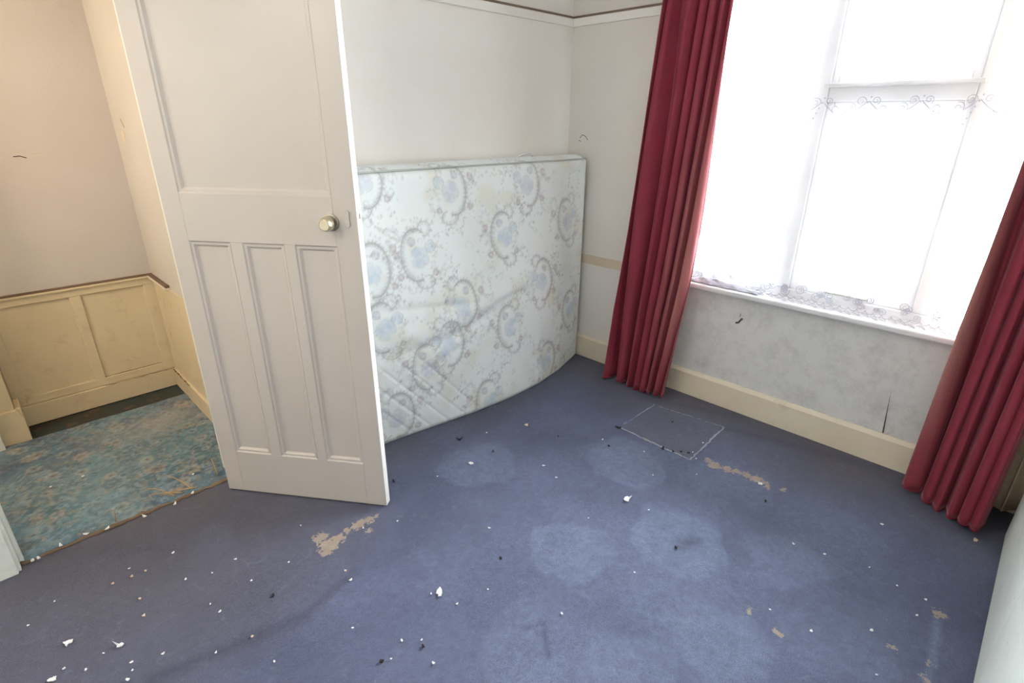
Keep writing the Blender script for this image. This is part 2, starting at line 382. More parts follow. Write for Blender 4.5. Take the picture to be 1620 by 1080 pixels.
# cut square of carpet near the window wall: lifted piece and its pale cut edges
hq = [(2.288,1.428),(2.662,1.430),(2.715,1.012),(2.287,.992)]
n = 12; P0 = []
for i in range(n+1):
    for j in range(n+1):
        u, v = i/n, j/n
        a = Vector(hq[0]).lerp(Vector(hq[1]), u); c = Vector(hq[3]).lerp(Vector(hq[2]), u); q = a.lerp(c, v)
        e = min(u, v, 1-u, 1-v); P0.append((q.x, q.y, .0035 if e > .001 else -.002))
hc = np.zeros((len(P0), 4)); hc[:, 2] = .55; hc[:, 3] = 1; hc[:, 0] = .12
mesh('carpet_square', P0, grid_faces(n+1, n+1), M['carpet'], floor, cols=hc, smooth=True)
for k in range(4):
    a, b_ = Vector(hq[k]), Vector(hq[(k+1) % 4]); pts = []
    mb = MB()
    for i in range(31):
        t = i/30; q = a.lerp(b_, t); q += Vector((random.uniform(-.003,.003), random.uniform(-.003,.003)))
        pts.append((q.x, q.y, random.uniform(-.003, .0022)))
    mb.tube(pts, [(.0032,.0024,.0058,.0042)[k]*random.uniform(.6, 1.2) for _ in pts], 5).build('cut_edge', M['seam'], floor, smooth=True)

# hall floor: teal floral carpet, dirty bare strip beyond it
hx0, hx1, hy0, hy1 = -1.2, XR, 2.475, 3.575
R = Raster(hx0, hy0, hx1-hx0, hy1-hy0, .005, (.06,.125,.145))
sh = R.a.shape[:2]
for cell, amp, seed, c in [(16,.75,1,(.022,.05,.085)),(9,.7,2,(.16,.25,.27)),(6,.7,3,(.035,.12,.13)),(5,.6,4,(.19,.19,.14)),(3,.5,5,(.03,.05,.09)),(2,.45,6,(.22,.30,.33))]:
    f = np.clip((vnoise(sh, cell, seed)-.52)*5, 0, 1)*amp
    R.a = R.a*(1-f[..., None])+np.array(c)*f[..., None]
for cell, seed, c, am in [(45,41,(.16,.20,.19),.28),(38,42,(.03,.055,.10),.55),(22,43,(.10,.20,.23),.35)]:
    f = (np.clip((vnoise(sh, cell, seed)-.5)*4, 0, 1)*am)[..., None]; R.a = R.a*(1-f)+np.array(c)*f
g = random.Random(3)
for k in range(190):
    x, y = g.uniform(hx0, hx1), g.uniform(hy0, hy1); t = g.random(); r = g.uniform(.015,.028)
    if t < .30:
        c = g.choice([(.42,.33,.17),(.40,.38,.24),(.45,.33,.25),(.36,.38,.30)]); r *= 1.25
        for q in range(7):
            a = q*2*PI/7; R.dab(x+r*math.cos(a), y+r*math.sin(a), r*.55, c, .48, .9)
        R.dab(x, y, r*.75, (.25,.21,.12), .6, .8); R.dab(x, y, r*.35, (.03,.05,.06), .9, .5)
    else:
        c = g.choice([(.16,.33,.38),(.22,.33,.36),(.10,.25,.30),(.28,.30,.28)])
        for q in range(9):
            a = q*2*PI/9; R.dab(x+r*.7*math.cos(a), y+r*.7*math.sin(a), r*.33, c, .5, .9)
        R.dab(x, y, r*.3, (.04,.06,.08), .8, .6)
for k in range(500):
    x, y = g.uniform(hx0, hx1), g.uniform(hy0, hy1); a = g.uniform(0, PI); c = g.choice([(.02,.05,.08),(.20,.28,.28),(.06,.20,.22),(.25,.22,.15)])
    R.dab(x, y, .006, c, .8, .6, g.uniform(2, 4.5), a)
wear = np.clip(1-np.hypot((np.arange(sh[0])*.005+hx0-.45)[:, None]/.35, (np.arange(sh[1])*.005+hy0-3.3)[None]/.22), 0, 1)*.55
R.a = R.a*(1-wear[..., None])+np.array((.30,.30,.26))*wear[..., None]
R.a = np.clip(R.a*np.array((1.22,1.14,1.22)), 0, .6)
nx, ny = 340, 205
X, Y = np.meshgrid(np.linspace(hx0, hx1, nx), np.linspace(hy0, hy1, ny), indexing='ij')
Z = .004+(vnoise(X.shape, 18, 4)-.5)*.008
Z[:, 0] = -.003; Z[:, -1] = -.003
hallf = mesh('floor_hall', np.stack([X, Y, Z], -1).reshape(-1, 3), grid_faces(nx, ny), M['hall_carpet'], smooth=True, cols=R.sample(X, Y).reshape(-1, 3))
struct(hallf, 'teal floral patterned hall carpet beyond the doorway', 'floor')
struct(MB().box(hx0, XR+.02, 2.40, YH+.02, -.10, -.006).build('floor_hall_boards', M['bare']), 'dark bare strip of hall floor below the cream panelling', 'floor')
for px, py, dx, dy, h in [(.33,2.50,-.08,.10,.03),(.36,2.50,-.12,.06,.02),(.40,2.50,-.06,.13,.035),(.42,2.50,-.14,.03,.015),(.52,2.53,-.005,.03,.085),(.10,2.49,.012,.01,.055)]:
    pts = [(px+dx*t, py+dy*t*(1.2-.2*t), .008+h*math.sin(t*PI*.6)) for t in [i/7 for i in range(8)]]
    MB().tube(pts, [.0028*(1-.6*i/7) for i in range(8)], 5).build('frayed_thread', M['thread'], hallf, smooth=True)

# back wall with doorway
wb = MB().box(XL-TH, DX0-.03, YB, YB+TH, 0, ZC).box(DX1+.03, XW+TH, YB, YB+TH, 0, ZC).box(DX0-.03, DX1+.03, YB, YB+TH, DZ+.03, ZC).build('wall_back', M['wall'])
struct(wb, 'off-white papered wall behind the mattress, holding the doorway', 'wall')
# window wall (opening as four pieces of one wall)
ww = MB().box(XW, XW+.26, YF-.1, WY0, 0, ZC).box(XW, XW+.26, WY1, YB+TH, 0, ZC).box(XW, XW+.26, WY0, WY1, 0, WZ0).box(XW, XW+.26, WY0, WY1, WZ1, ZC).build('wall_right', M['wall_win'])
struct(ww, 'window wall, off-white above and grey mouldy below the sill', 'wall')
struct(box('wall_left', M['wall'], None, XL-.1, XL, YF-.1, YB, 0, ZC), 'plain off-white wall left of the camera', 'wall')
struct(box('wall_front', M['wall'], None, XL, XW, YF-.1, YF, 0, ZC), 'plain off-white wall behind the camera', 'wall')
struct(box('ceiling', M['ceiling'], None, XL-.1, XW+.2, YF-.1, YH+.2, ZC, ZC+.1), 'white ceiling over bedroom and hall', 'ceiling')
# small flaws of the window wall
box('peeled_border', M['paper'], ww, XW-.0025, XW, 1.86, YB, .690, .752)
MB().add([(XW-.001,.343,.40),(XW-.007,.328,.168),(XW-.001,.362,.168),(XW-.001,.327,.168)], [(0,1,2),(0,3,1),(0,2,3),(1,3,2)]).build('torn_flap', M['wall_win'], ww)
MB().prism([(.3215,.168),(.327,.168),(.343,.40)], 'x', XW-.002, XW-.0003).build('tear_gap', M['tear'], ww)
for pts, w in [([(1.118,.600),(1.120,.578)], .0015), ([(1.105,.572),(1.117,.556),(1.121,.545),(1.137,.538)], .0055)]:
    MB().tube([(XW-.003, y, z) for y, z in pts], w, 5).build('nail_hole_tear', M['tear'], ww)
for pts, w in [([(2.335,1.50),(2.315,1.520),(2.29,1.512),(2.27,1.49)], .0018), ([(2.345,1.485),(2.325,1.480)], .0016)]:
    MB().tube([(XW-.001, y, z) for y, z in pts], w, 4).build('paper_crack', M['tear'], ww)
# picture rails
def rail(name, x0, x1, y0, y1, ax):
    e = empty(name, ((x0+x1)/2, (y0+y1)/2, 2.13)); struct(e, {'y': 'painted picture rail with brown top on window wall', 'x': 'painted picture rail with brown top above the mattress'}[ax], 'picture rail')
    box('rail_body', M['wall'], e, x0, x1, y0, y1, 2.135, 2.180, bevel=.004)
    if ax == 'y': box('brown_top', M['rail_top'], e, x0, x1, y0, y1, 2.180, 2.191)  # thin brown strip along the top of the rail
    else: box('brown_top', M['rail_top'], e, x0, x1, y0, y1, 2.180, 2.191)
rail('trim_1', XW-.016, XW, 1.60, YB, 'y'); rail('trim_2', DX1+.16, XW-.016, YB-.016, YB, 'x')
# baseboards
def skirt(name, ax, a0, a1, w, s, label, h=.165, t=.02, mat='trim'):
    pr = [(w, 0), (w-s*t, 0), (w-s*t, h-.02), (w-s*t*.45, h), (w, h)]
    o = MB().prism(pr, 'y' if ax == 'y' else 'x', a0, a1) if ax == 'y' else MB().prism([(p[0], p[1]) for p in pr], 'x', a0, a1)
    return struct(o.build(name, M[mat], bevel=.002), label, 'skirting board')
skirt('baseboard_right', 'y', YF, YB, XW, 1, 'cream skirting board below the window')
skirt('baseboard_back', 'x', DX1+.12, XW-.02, YB, 1, 'cream skirting board behind the mattress')
skirt('baseboard_left', 'y', YF, YB-.02, XL, -1, 'cream skirting board left of the camera')
skirt('baseboard_front', 'x', XL+.02, XW-.02, YF, -1, 'cream skirting board behind the camera')

# door frame (trim_3): linings, stops and architraves
df = empty('trim_3', (DX0, YB, 0)); struct(df, 'off-white door frame around the open doorway', 'door frame')
box('jamb', M['jamb'], df, DX0-.03, DX0, YB, YB+TH, 0, DZ, bevel=.003); box('jamb', M['jamb'], df, DX1, DX1+.03, YB, YB+TH, 0, DZ, bevel=.003)
box('head', M['jamb'], df, DX0-.03, DX1+.03, YB, YB+TH, DZ, DZ+.03, bevel=.003)
box('door_stop', M['jamb'], df, DX0, DX0+.012, YB+.05, YB+.085, 0, DZ, bevel=.002); box('door_stop', M['jamb'], df, DX1-.012, DX1, YB+.05, YB+.085, 0, DZ, bevel=.002)
def arch(x0, x1, y0, y1, z0, z1): box('architrave', M['jamb'], df, x0, x1, y0, y1, z0, z1, bevel=.006)
arch(DX0-.085, DX0-.008, YB-.018, YB, 0, DZ+.07); arch(DX1+.008, DX1+.085, YB-.018, YB, 0, DZ+.07); arch(DX0-.008, DX1+.008, YB-.018, YB, DZ+.008, DZ+.07)
arch(DX0-.085, DX0-.008, YB+TH, YB+TH+.018, 0, DZ+.07); arch(DX1+.008, DX1+.085, YB+TH, YB+TH+.018, 0, DZ+.07); arch(DX0-.008, DX1+.008, YB+TH, YB+TH+.018, DZ+.008, DZ+.07)
# threshold: dirty timber strip under the carpet seam, ragged top
mb = MB(); pts = [(DX0+i*(DX1-DX0)/40, 2.468+random.uniform(-.005,.005), .003) for i in range(41)]
mb.tube(pts, [random.uniform(.005,.012) for _ in pts], 6)
struct(mb.build('trim_4', M['brown'], smooth=True), 'grimy brown seam where the two carpets meet in the doorway', 'threshold')

# ------------------------------------------------------------------ window
win = empty('window_1', (3.10, .65, WZ0)); struct(win, 'white timber casement window with a top light, behind the net curtain', 'window')
fx0, fx1 = 3.035, 3.105
def wp(name, y0, y1, z0, z1, x0=fx0, x1=fx1, mat='frame', par=win, bev=.006): return box(name, M[mat], par, x0, x1, y0, y1, z0, z1, bevel=bev)
wp('frame_jamb', WY0, WY0+.06, WZ0+.06, WZ1-.05); wp('frame_jamb', WY1-.06, WY1, WZ0+.06, WZ1-.05)
wp('frame_head', WY0, WY1, WZ1-.05, WZ1); wp('frame_foot', WY0, WY1, WZ0+.02, WZ0+.07)
ML0, ML1, MR0, MR1 = .925, .995, .300, .370
wp('mullion', ML0, ML1, WZ0+.07, WZ1-.05); wp('mullion', MR0, MR1, WZ0+.07, WZ1-.05)
TZ0, TZ1 = 1.69, 1.765
tr_ = wp('transom', MR1, ML0, TZ0, TZ1); wp('drip_mould', MR1-.02, ML0+.02, TZ1-.012, TZ1+.006, fx0-.022, fx0, par=win, bev=.004)
def sash(y0, y1, z0, z1, w=.042, x0=3.045, x1=3.085, name='sash'):
    mb = MB()
    for a in ((y0, y0+w, z0, z1), (y1-w, y1, z0, z1), (y0+w, y1-w, z0, z0+w*1.15), (y0+w, y1-w, z1-w, z1)): mb.box(x0, x1, a[0], a[1], a[2], a[3])
    o = mb.build(name, M['frame'], win, bevel=.004)
    q = box('pane', M['glass'], None, 3.062, 3.066, y0+w-.003, y1-w+.003, z0+w-.003, z1-w+.003); q.parent = o
    return o
sash(MR1, ML0, TZ1+.004, WZ1-.05, .030, name='top_light'); sash(MR1, ML0, WZ0+.07, TZ0, .034, name='casement')
for y0, y1 in ((ML1, WY1-.06), (WY0+.06, MR0)):
    wp('pane', y0-.004, y1+.004, WZ0+.066, WZ1-.046, 3.066, 3.070, 'glass', bev=0)
wp('casement_stay', .55, .75, WZ0+.085, WZ0+.095, fx0-.012, fx0-.004, 'brass_dark', bev=.001)
sill = struct(box('window_sill', M['frame'], None, 2.905, 3.05, WY0-.04, WY1+.04, WZ0-.005, WZ0+.025, bevel=.008), 'white painted window sill above the grey wall', 'window sill')

# net curtain: sheer voile with scroll lace and a bunched lace hem on the sill
net = empty('net_curtain', (2.985, .65, WZ0+.03)); tag(net, 'sheer white net curtain with scroll lace across the window', 'net curtain')
def net_x(y, z): return 2.992+.010*math.sin(y*23+.6*math.sin(z*2))+.005*math.sin(y*61+z)
ny_, nz_ = 170, 24; VV = []
for i in range(ny_):
    y = WY0+.01+i*(WY1-WY0-.02)/(ny_-1)
    for j in range(nz_):
        z = WZ0+.045+j*(WZ1-.03-WZ0-.045)/(nz_-1); VV.append((net_x(y, z), y, z))
mesh('voile', VV, grid_faces(ny_, nz_), M['net'], net, smooth=True)
def ribbon(mb, pts2, w):   # flat lace cord lying on the voile; pts2 in (y, z)
    mb.tube([(net_x(y, z)-.003, y, z) for y, z in pts2], w, 4)
def spiral(cy, cz, r, turns, a0, sgn): return [(cy+sgn*r*(1-t*.8)*math.cos(a0+t*turns*2*PI), cz+r*(1-t*.8)*math.sin(a0+t*turns*2*PI)) for t in [i/26 for i in range(27)]]
g = random.Random(5)
mb = MB()
for k in range(9):        # scroll swags across the middle of the net
    cy = WY0+.10+k*.195; base = 1.66
    sag = [(cy+(t-.5)*.19, base+.03-.055*(1-(2*t-1)**2)) for t in [i/14 for i in range(15)]]
    ribbon(mb, sag, .0018)
    for q, (dy, dz, r) in enumerate([(-.07,.030,.020),(-.035,.0,.022),(0,-.022,.024),(.035,-.002,.02),(.07,.032,.018)]):
        ribbon(mb, spiral(cy+dy, base+dz, r, 1.4, q*1.3, 1 if q % 2 else -1), .0016)
    for t in range(6): ribbon(mb, [(cy+.09+.008*t, base+.05-.022*t), (cy+.092+.008*t, base+.044-.022*t)], .003)
mb.build('lace_swag', M['lace'], net)
for k in range(12):       # hem rosettes
    mb = MB(); cy = WY0+.08+k*.148
    for q in range(5): ribbon(mb, spiral(cy+g.uniform(-.06,.06), WZ0+.075+g.uniform(-.02,.03), g.uniform(.014,.026), 1.6, g.uniform(0, 6), g.choice([-1, 1])), .0019)
    for q in range(4):
        y0 = cy+(q-1.5)*.037; ribbon(mb, [(y0+.018*math.cos(a), WZ0+.048+.016*math.sin(a)) for a in [PI+PI*i/8 for i in range(9)]], .002)
    mb.build('lace_rosette', M['lace'], net)
# hem bunched on the sill
VV = []; nn = 160
for i in range(nn):
    y = WY0+.02+i*(WY1-WY0-.04)/(nn-1); a = .012*math.sin(y*19)+.007*math.sin(y*47+1)
    for j in range(7):
        t = j/6; VV.append((2.992-.055*t+a*(t-.2), y, WZ0+.048-.018*t+.010*math.sin(t*PI)*(1+math.sin(y*31))+.004*math.sin(y*90+t*6)))
mesh('lace_hem', VV, grid_faces(nn, 7), M['net'], net, smooth=True)
mb = MB()
for k in range(46):
    y0 = WY0+.05+k*.038; x0 = 2.945+.012*math.sin(k*1.7)
    mb.tube([(x0+.012*math.sin(a), y0+.017*math.cos(a), WZ0+.036+.006*math.sin(a*1.5)) for a in [1.7*PI*i/9 for i in range(10)]], .0017, 4)
mb.build('hem_scallops', M['lace'], net)
VV = []
for i in range(60):       # grubby crumpled end of the hem beside the left curtain
    y = 1.46-i*.42/59; e = math.sin(PI*min(1, i/59*1.0))**.5*(1-.5*i/59)
    for j in range(8):
        t = j/7; VV.append((2.985-.05*t+.006*math.sin(y*70+j), y, WZ0+.030+.030*e*math.sin(t*PI)*(1+.4*math.sin(y*55+j*2))))
mesh('crumpled_hem', VV, grid_faces(60, 8), M['lace_grey'], net, smooth=True)

# ------------------------------------------------------------------ red velvet curtains
def curtain(name, label, zt, zb, yl, yr, xc, folds, amp, fade, seed, xt=None):
    """yl(z), yr(z): side edges; xc(z) mean distance; folds: list of (centre s, width, depth sign) built as summed smooth ridges"""
    e = empty(name, (xc(0), (yl(0)+yr(0))/2, 0)); tag(e, label, 'curtain', 'red velvet curtains at the window')
    nu, nv = 260, 70; V = []; C = []
    for i in range(nu):
        s = i/(nu-1)
        for j in range(nv):
            t = j/(nv-1); z = zt+(zb(s)-zt)*t
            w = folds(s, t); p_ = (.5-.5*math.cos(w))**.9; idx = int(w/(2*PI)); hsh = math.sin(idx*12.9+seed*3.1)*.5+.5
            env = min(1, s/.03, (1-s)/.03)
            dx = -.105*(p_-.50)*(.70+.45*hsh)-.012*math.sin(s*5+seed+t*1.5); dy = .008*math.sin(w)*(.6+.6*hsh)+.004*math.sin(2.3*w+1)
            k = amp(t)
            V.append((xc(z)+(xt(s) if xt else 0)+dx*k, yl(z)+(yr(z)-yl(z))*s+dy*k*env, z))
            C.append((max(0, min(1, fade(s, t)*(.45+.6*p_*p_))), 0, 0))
    c = mesh('drape', V, grid_faces(nu, nv), M['velvet'], e, smooth=True, cols=C)
    so = c.modifiers.new('solid', 'SOLIDIFY'); so.thickness = .004
    # turned hem along the bottom
    hem = MB().tube([V[i*nv+nv-1] for i in range(0, nu, 2)], .006, 6)
    h = hem.build('hem', M['velvet'], e, smooth=True)
    return e, V, nu, nv
def foldsL(s, t): return 2*PI*(6.6*s+.50*math.sin(5.2*s+1.0+1.2*t)+.16*math.sin(11*s+2.5*t)+.5*math.exp(-((s-.75)/.2)**2)*t)+.6
def ylL(z): return float(np.interp(z, [0,.5,1.2,2.2,2.4], [1.852,1.84,1.79,1.715,1.70]))
def yrL(z): return float(np.interp(z, [0,.35,.75,1.2,2.2,2.4], [1.425,1.40,1.375,1.365,1.350,1.345]))
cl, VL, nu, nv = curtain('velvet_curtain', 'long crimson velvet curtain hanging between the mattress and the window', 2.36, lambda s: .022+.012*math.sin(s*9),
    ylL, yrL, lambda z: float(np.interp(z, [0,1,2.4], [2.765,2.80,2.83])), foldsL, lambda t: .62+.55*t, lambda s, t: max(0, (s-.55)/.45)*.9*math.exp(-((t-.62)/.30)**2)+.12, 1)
def foldsR(s, t): return 2*PI*(5.4*s+.46*math.sin(4.4*s+2.2+1.0*t)+.13*math.sin(12*s+2.1*t))+1.2
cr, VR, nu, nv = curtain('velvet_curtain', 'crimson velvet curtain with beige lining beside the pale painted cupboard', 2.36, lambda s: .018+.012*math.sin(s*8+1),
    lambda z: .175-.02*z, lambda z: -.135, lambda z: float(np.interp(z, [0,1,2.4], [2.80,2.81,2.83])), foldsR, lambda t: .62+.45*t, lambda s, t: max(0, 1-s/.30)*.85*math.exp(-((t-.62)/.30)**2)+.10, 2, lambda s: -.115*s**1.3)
def lining(parent, yl, yr, x, zb, zt, n, fw, amp):
    V = []
    for i in range(n):
        s = i/(n-1); y = yl+(yr-yl)*s
        for j in range(20):
            t = j/19; z = zt+(zb+.02*math.sin(s*7)-zt)*t; V.append((x+amp*math.sin(s*fw)*(.6+.4*t), y, z))
    o = mesh('lining', V, grid_faces(n, 20), M['lining'], parent, smooth=True); so = o.modifiers.new('solid', 'SOLIDIFY'); so.thickness = .002
lining(cl, 1.74, 1.47, 2.872, .14, 2.34, 60, 26, .010)
lining(cr, .12, -.30, 2.878, .11, 2.34, 60, 26, .010)
# lining folded forward at the cupboard end of the right-hand curtain
V = []
for i in range(50):
    s = i/49; y = -.112-.20*s
    for j in range(24):
        t = j/23; z = 2.34+(.085+.03*s-2.34)*t
        V.append((2.745+.022*math.sin(s*13+.6)*(.5+.5*t)+.07*s, y+.012*math.cos(s*17), z))
o = mesh('lining', V, grid_faces(50, 24), M['lining'], cr, smooth=True); so = o.modifiers.new('solid', 'SOLIDIFY'); so.thickness = .003
# curtain rail above the window
cr_ = empty('curtain_rail', (2.86, .7, 2.36)); tag(cr_, 'white curtain rail carrying both velvet curtains', 'curtain rail')
box('track', M['rail_w'], cr_, 2.83, 2.855, -.55, 1.95, 2.365, 2.385, bevel=.003)
for y in (-.45, .15, .75, 1.35, 1.88): box('bracket', M['rail_w'], cr_, 2.855, XW, y-.012, y+.012, 2.368, 2.388, bevel=.002)

# ------------------------------------------------------------------ door (door_1), opened into the room
ax, ay = .525, 2.372; ang = math.atan2(-.806, .592)
door = empty('door_1', (.5245, 2.385, .008), ang); struct(door, 'off-white painted panelled door standing open with a round knob', 'door')
DW, DH, DT = .768, 2.080, .040
def dpart(name, mb, mat='door', bev=.0015, par=door, sm=False): return mb.build(name, M[mat], par, local=True, bevel=bev, smooth=sm)
dpart('stile', MB().box(0, .078, 0, DT, 0, DH)); dpart('stile', MB().box(.680, DW, 0, DT, 0, DH))
dpart('top_rail', MB().box(.078, .680, 0, DT, 1.978, DH)); dpart('lock_rail', MB().box(.078, .680, 0, DT, 1.162, 1.340)); dpart('bottom_rail', MB().box(.078, .680, 0, DT, 0, .212))
dpart('muntin', MB().box(.249, .300, 0, DT, .212, 1.162)); dpart('muntin', MB().box(.469, .513, 0, DT, .212, 1.162))
for x0, x1, z0, z1 in ((.078,.680,1.340,1.978), (.078,.249,.212,1.162), (.300,.469,.212,1.162), (.513,.680,.212,1.162)):
    pn = dpart('panel', MB().box(x0, x1, .013, .027, z0, z1), bev=0)
    prof = [(0, 0), (.004, .004), (.013, .0045), (.017, .009), (.021, .0128)]
    V = []; 
    for d, y in prof: V += [(x0+d, y, z0+d), (x1-d, y, z0+d), (x1-d, y, z1-d), (x0+d, y, z1-d)]
    F = [(k*4+i, k*4+(i+1) % 4, k*4+4+(i+1) % 4, k*4+4+i) for k in range(len(prof)-1) for i in range(4)]
    mo = mesh('moulding', V, F, M['door'], pn, local=True)
    V2 = [(x, DT-y, z) for x, y, z in V]; mesh('moulding', V2, [f[::-1] for f in F], M['door'], pn, local=True)
mesh('free_edge', *(lambda b: (b.V, b.F))(MB().box(DW, DW+.0008, .0015, DT-.0015, 0, DH)), M['edge'], door, local=True)
kn = dpart('knob', MB().lathe([(.010,.004),(.010,.020),(.0245,.024),(.0265,.030),(.0250,.046),(.0215,.056),(.0195,.0575),(.0180,.0560),(.0175,.0562)], 32, 'y', (.668, 0, 1.250)), 'brass', 0, sm=False)
mesh('rose', *(lambda b: (b.V, b.F))(MB().lathe([(.031,0),(.031,.004),(.026,.007),(.012,.008)], 32, 'y', (.668, 0, 1.250))), M['brass_dark'], kn, local=True)
prof = []
for i in range(28):
    a = 2*PI*i/28; r = .011; c, s_ = math.cos(a), math.sin(a)
    w = .0105*(1-.30*math.exp(-(s_/.35)**2)); prof.append((.733+w*c, 1.265+.019*s_+.011*(1 if s_ > 0 else -1)*min(1, abs(s_)*3)))
dpart('keyhole_cover', MB().prism(prof, 'y', -.006, 0), 'door', .001)
dpart('latch_plate', MB().box(DW, DW+.002, .010, .030, 1.19, 1.34), 'edge', .0005); dpart('latch', MB().box(DW, DW+.0026, .015, .025, 1.262, 1.282), 'brown', 0)
for z in (.22, 1.70): dpart('hinge', MB().lathe([(.006, z), (.006, z+.09)], 12, 'z', (-.004, DT+.004, 0)), 'edge', 0)

# ------------------------------------------------------------------ mattress leaning on the back wall
ma = empty('mattress', (1.95, 2.3, 0)); tag(ma, 'pale blue floral double mattress standing on its long side against the wall', 'mattress')
MX0, MX1, MH = .98, 2.918, 1.375
R = Raster(MX0-.3, -.3, MX1-MX0+.6, MH+.6, .004, (.80,.835,.825))
sh = R.a.shape[:2]
tint = vnoise(sh, 60, 8)[..., None]; R.a = R.a*(1-.35*tint)+np.array((.74,.80,.84))*.35*tint
st = np.clip((vnoise(sh, 42, 21)*.6+vnoise(sh, 15, 22)*.4-.56)*4, 0, 1)[..., None]*.35
R.a = R.a*(1-st)+np.array((.66,.62,.46))*st
GREY, LEAF, BLUE, PINK, LILAC = (.33,.33,.33), (.40,.45,.43), (.46,.58,.72), (.58,.45,.49), (.50,.52,.64)
g = random.Random(12)
def arc(cx, cy, rx, ry, a0, a1, nn=60): return [(cx+rx*math.cos(a0+(a1-a0)*i/nn), cy+ry*math.sin(a0+(a1-a0)*i/nn)) for i in range(nn+1)]
def leafy(pts, c, w=.0055, al=.55):
    R.stroke(pts, w, c, al)
    for i in range(2, len(pts)-2, 4):
        dx, dy = pts[i+1][0]-pts[i-1][0], pts[i+1][1]-pts[i-1][1]; a = math.atan2(dy, dx)
        for s_ in (-1, 1): R.dab(pts[i][0]+.011*math.cos(a+s_*1.2), pts[i][1]+.011*math.sin(a+s_*1.2), .0062, c, al*.7, .7, 1.9, a+s_*.9)
def flower(x, y, r, c, al=.6):
    for q in range(6):
        a = q*PI/3+g.random(); R.dab(x+r*.55*math.cos(a), y+r*.55*math.sin(a), r*.5, c, al*.6, .35); R.stroke(arc(x+r*.55*math.cos(a), y+r*.55*math.sin(a), r*.42, r*.42, a-1.5, a+1.5, 14), .0028, GREY, .28)
    R.dab(x, y, r*.4, tuple(v*.85 for v in c), al*.4, .8)
    R.stroke(arc(x, y, r*.9, r*.9, 0, 6.28, 30), .003, GREY, .25)
    R.stroke(arc(x, y, r*.45, r*.45, 0, 4.5, 16), .0025, GREY, .3)
def sprig(x, y, ln, a, c):
    for i in range(9):
        t = i/8; px, py = x+ln*t*math.cos(a+.5*t), y+ln*t*math.sin(a+.5*t)
        R.dab(px+g.uniform(-.012,.012), py+g.uniform(-.012,.012), g.uniform(.004,.007), c, .5, .6, g.uniform(1, 2), g.uniform(0, 3))
def medallion(x, y, flip, k):
    s_ = -1 if flip else 1
    leafy(arc(x, y, s_*.085, .130, .5*PI-.6, 1.5*PI+.3, 80), GREY, .0062, .62)
    leafy(arc(x+.004, y+.004, s_*.076, .120, .5*PI-.2, 1.4*PI, 70), LEAF, .0045, .4)
    leafy(arc(x+s_*.060, y+.125, s_*.036, .036, PI*.9, -PI*.6, 28), GREY, .005)
    leafy(arc(x+s_*.040, y-.140, s_*.050, .034, PI, 2.4*PI, 30), GREY, .0055)
    leafy(arc(x-s_*.13, y-.03, s_*.040, .065, -.5*PI, .9*PI, 34), GREY, .0042, .5)
    leafy(arc(x-s_*.12, y+.10, s_*.030, .045, -.2*PI, 1.3*PI, 26), LEAF, .004, .5)
    leafy(arc(x+s_*.125, y-.05, s_*.030, .055, .5*PI, 1.9*PI, 30), LEAF, .004, .5)
    flower(x+s_*.018, y-.012, .058, BLUE if k % 3 else LILAC, .55); flower(x+s_*.085, y+.035, .034, LILAC if k % 2 else BLUE, .45)
    flower(x-s_*.02, y+.07, .022, LILAC, .5); flower(x-s_*.125, y+.055, .020, PINK, .6); flower(x-s_*.10, y-.095, .018, PINK, .55); flower(x+s_*.10, y-.10, .016, PINK, .45)
    for q in range(34):
        a = g.uniform(0, 6.28); d = g.uniform(.09, .21); R.dab(x+d*math.cos(a), y+d*math.sin(a)*1.15, g.uniform(.004,.009), g.choice([GREY, LEAF, LEAF, LILAC]), .5, .6, g.uniform(1, 2.6), g.uniform(0, 3))
    sprig(x+s_*.10, y+.12, .18, .9 if s_ > 0 else PI-.9, GREY); sprig(x-s_*.10, y-.14, .17, PI+.9 if s_ > 0 else -.9, LEAF)
mpx = [(897,348,0),(897,488,0),(852,440,1),(843,290,1),(795,372,0),(792,512,0),(725,300,1),(727,478,1),(662,405,0),(670,578,0),(756,625,0),(853,565,1),(590,285,1),(597,430,1),(606,520,0),(630,655,1),(705,540,1)]
cs = []
for k, (px, py, fl) in enumerate(mpx):
    x, z = ony(px, py, 2.20); medallion(x, z, fl == 1, k); cs.append((x, z))
for q in range(150):
    x, z = g.uniform(MX0, MX1), g.uniform(0, MH); r_ = g.uniform(.014, .034); a_ = g.uniform(0, 6.28)
    if min(math.hypot(x-a, z-b) for a, b in cs) > .07:
        R.stroke([(x+r_*(1-.6*t)*math.cos(a_+4.6*t), z+r_*(1-.6*t)*math.sin(a_+4.6*t)) for t in [i/24 for i in range(25)]], .0036, g.choice([GREY, LEAF, LEAF, LILAC]), .30)
for q in range(60):
    x, z = g.uniform(MX0, MX1), g.uniform(0, MH)
    if min(math.hypot(x-a, z-b) for a, b in cs) > .15: sprig(x, z, g.uniform(.10,.2), g.uniform(0, 6.28), g.choice([LEAF, GREY])); sprig(x, z, g.uniform(.06,.12), g.uniform(0, 6.28), GREY)
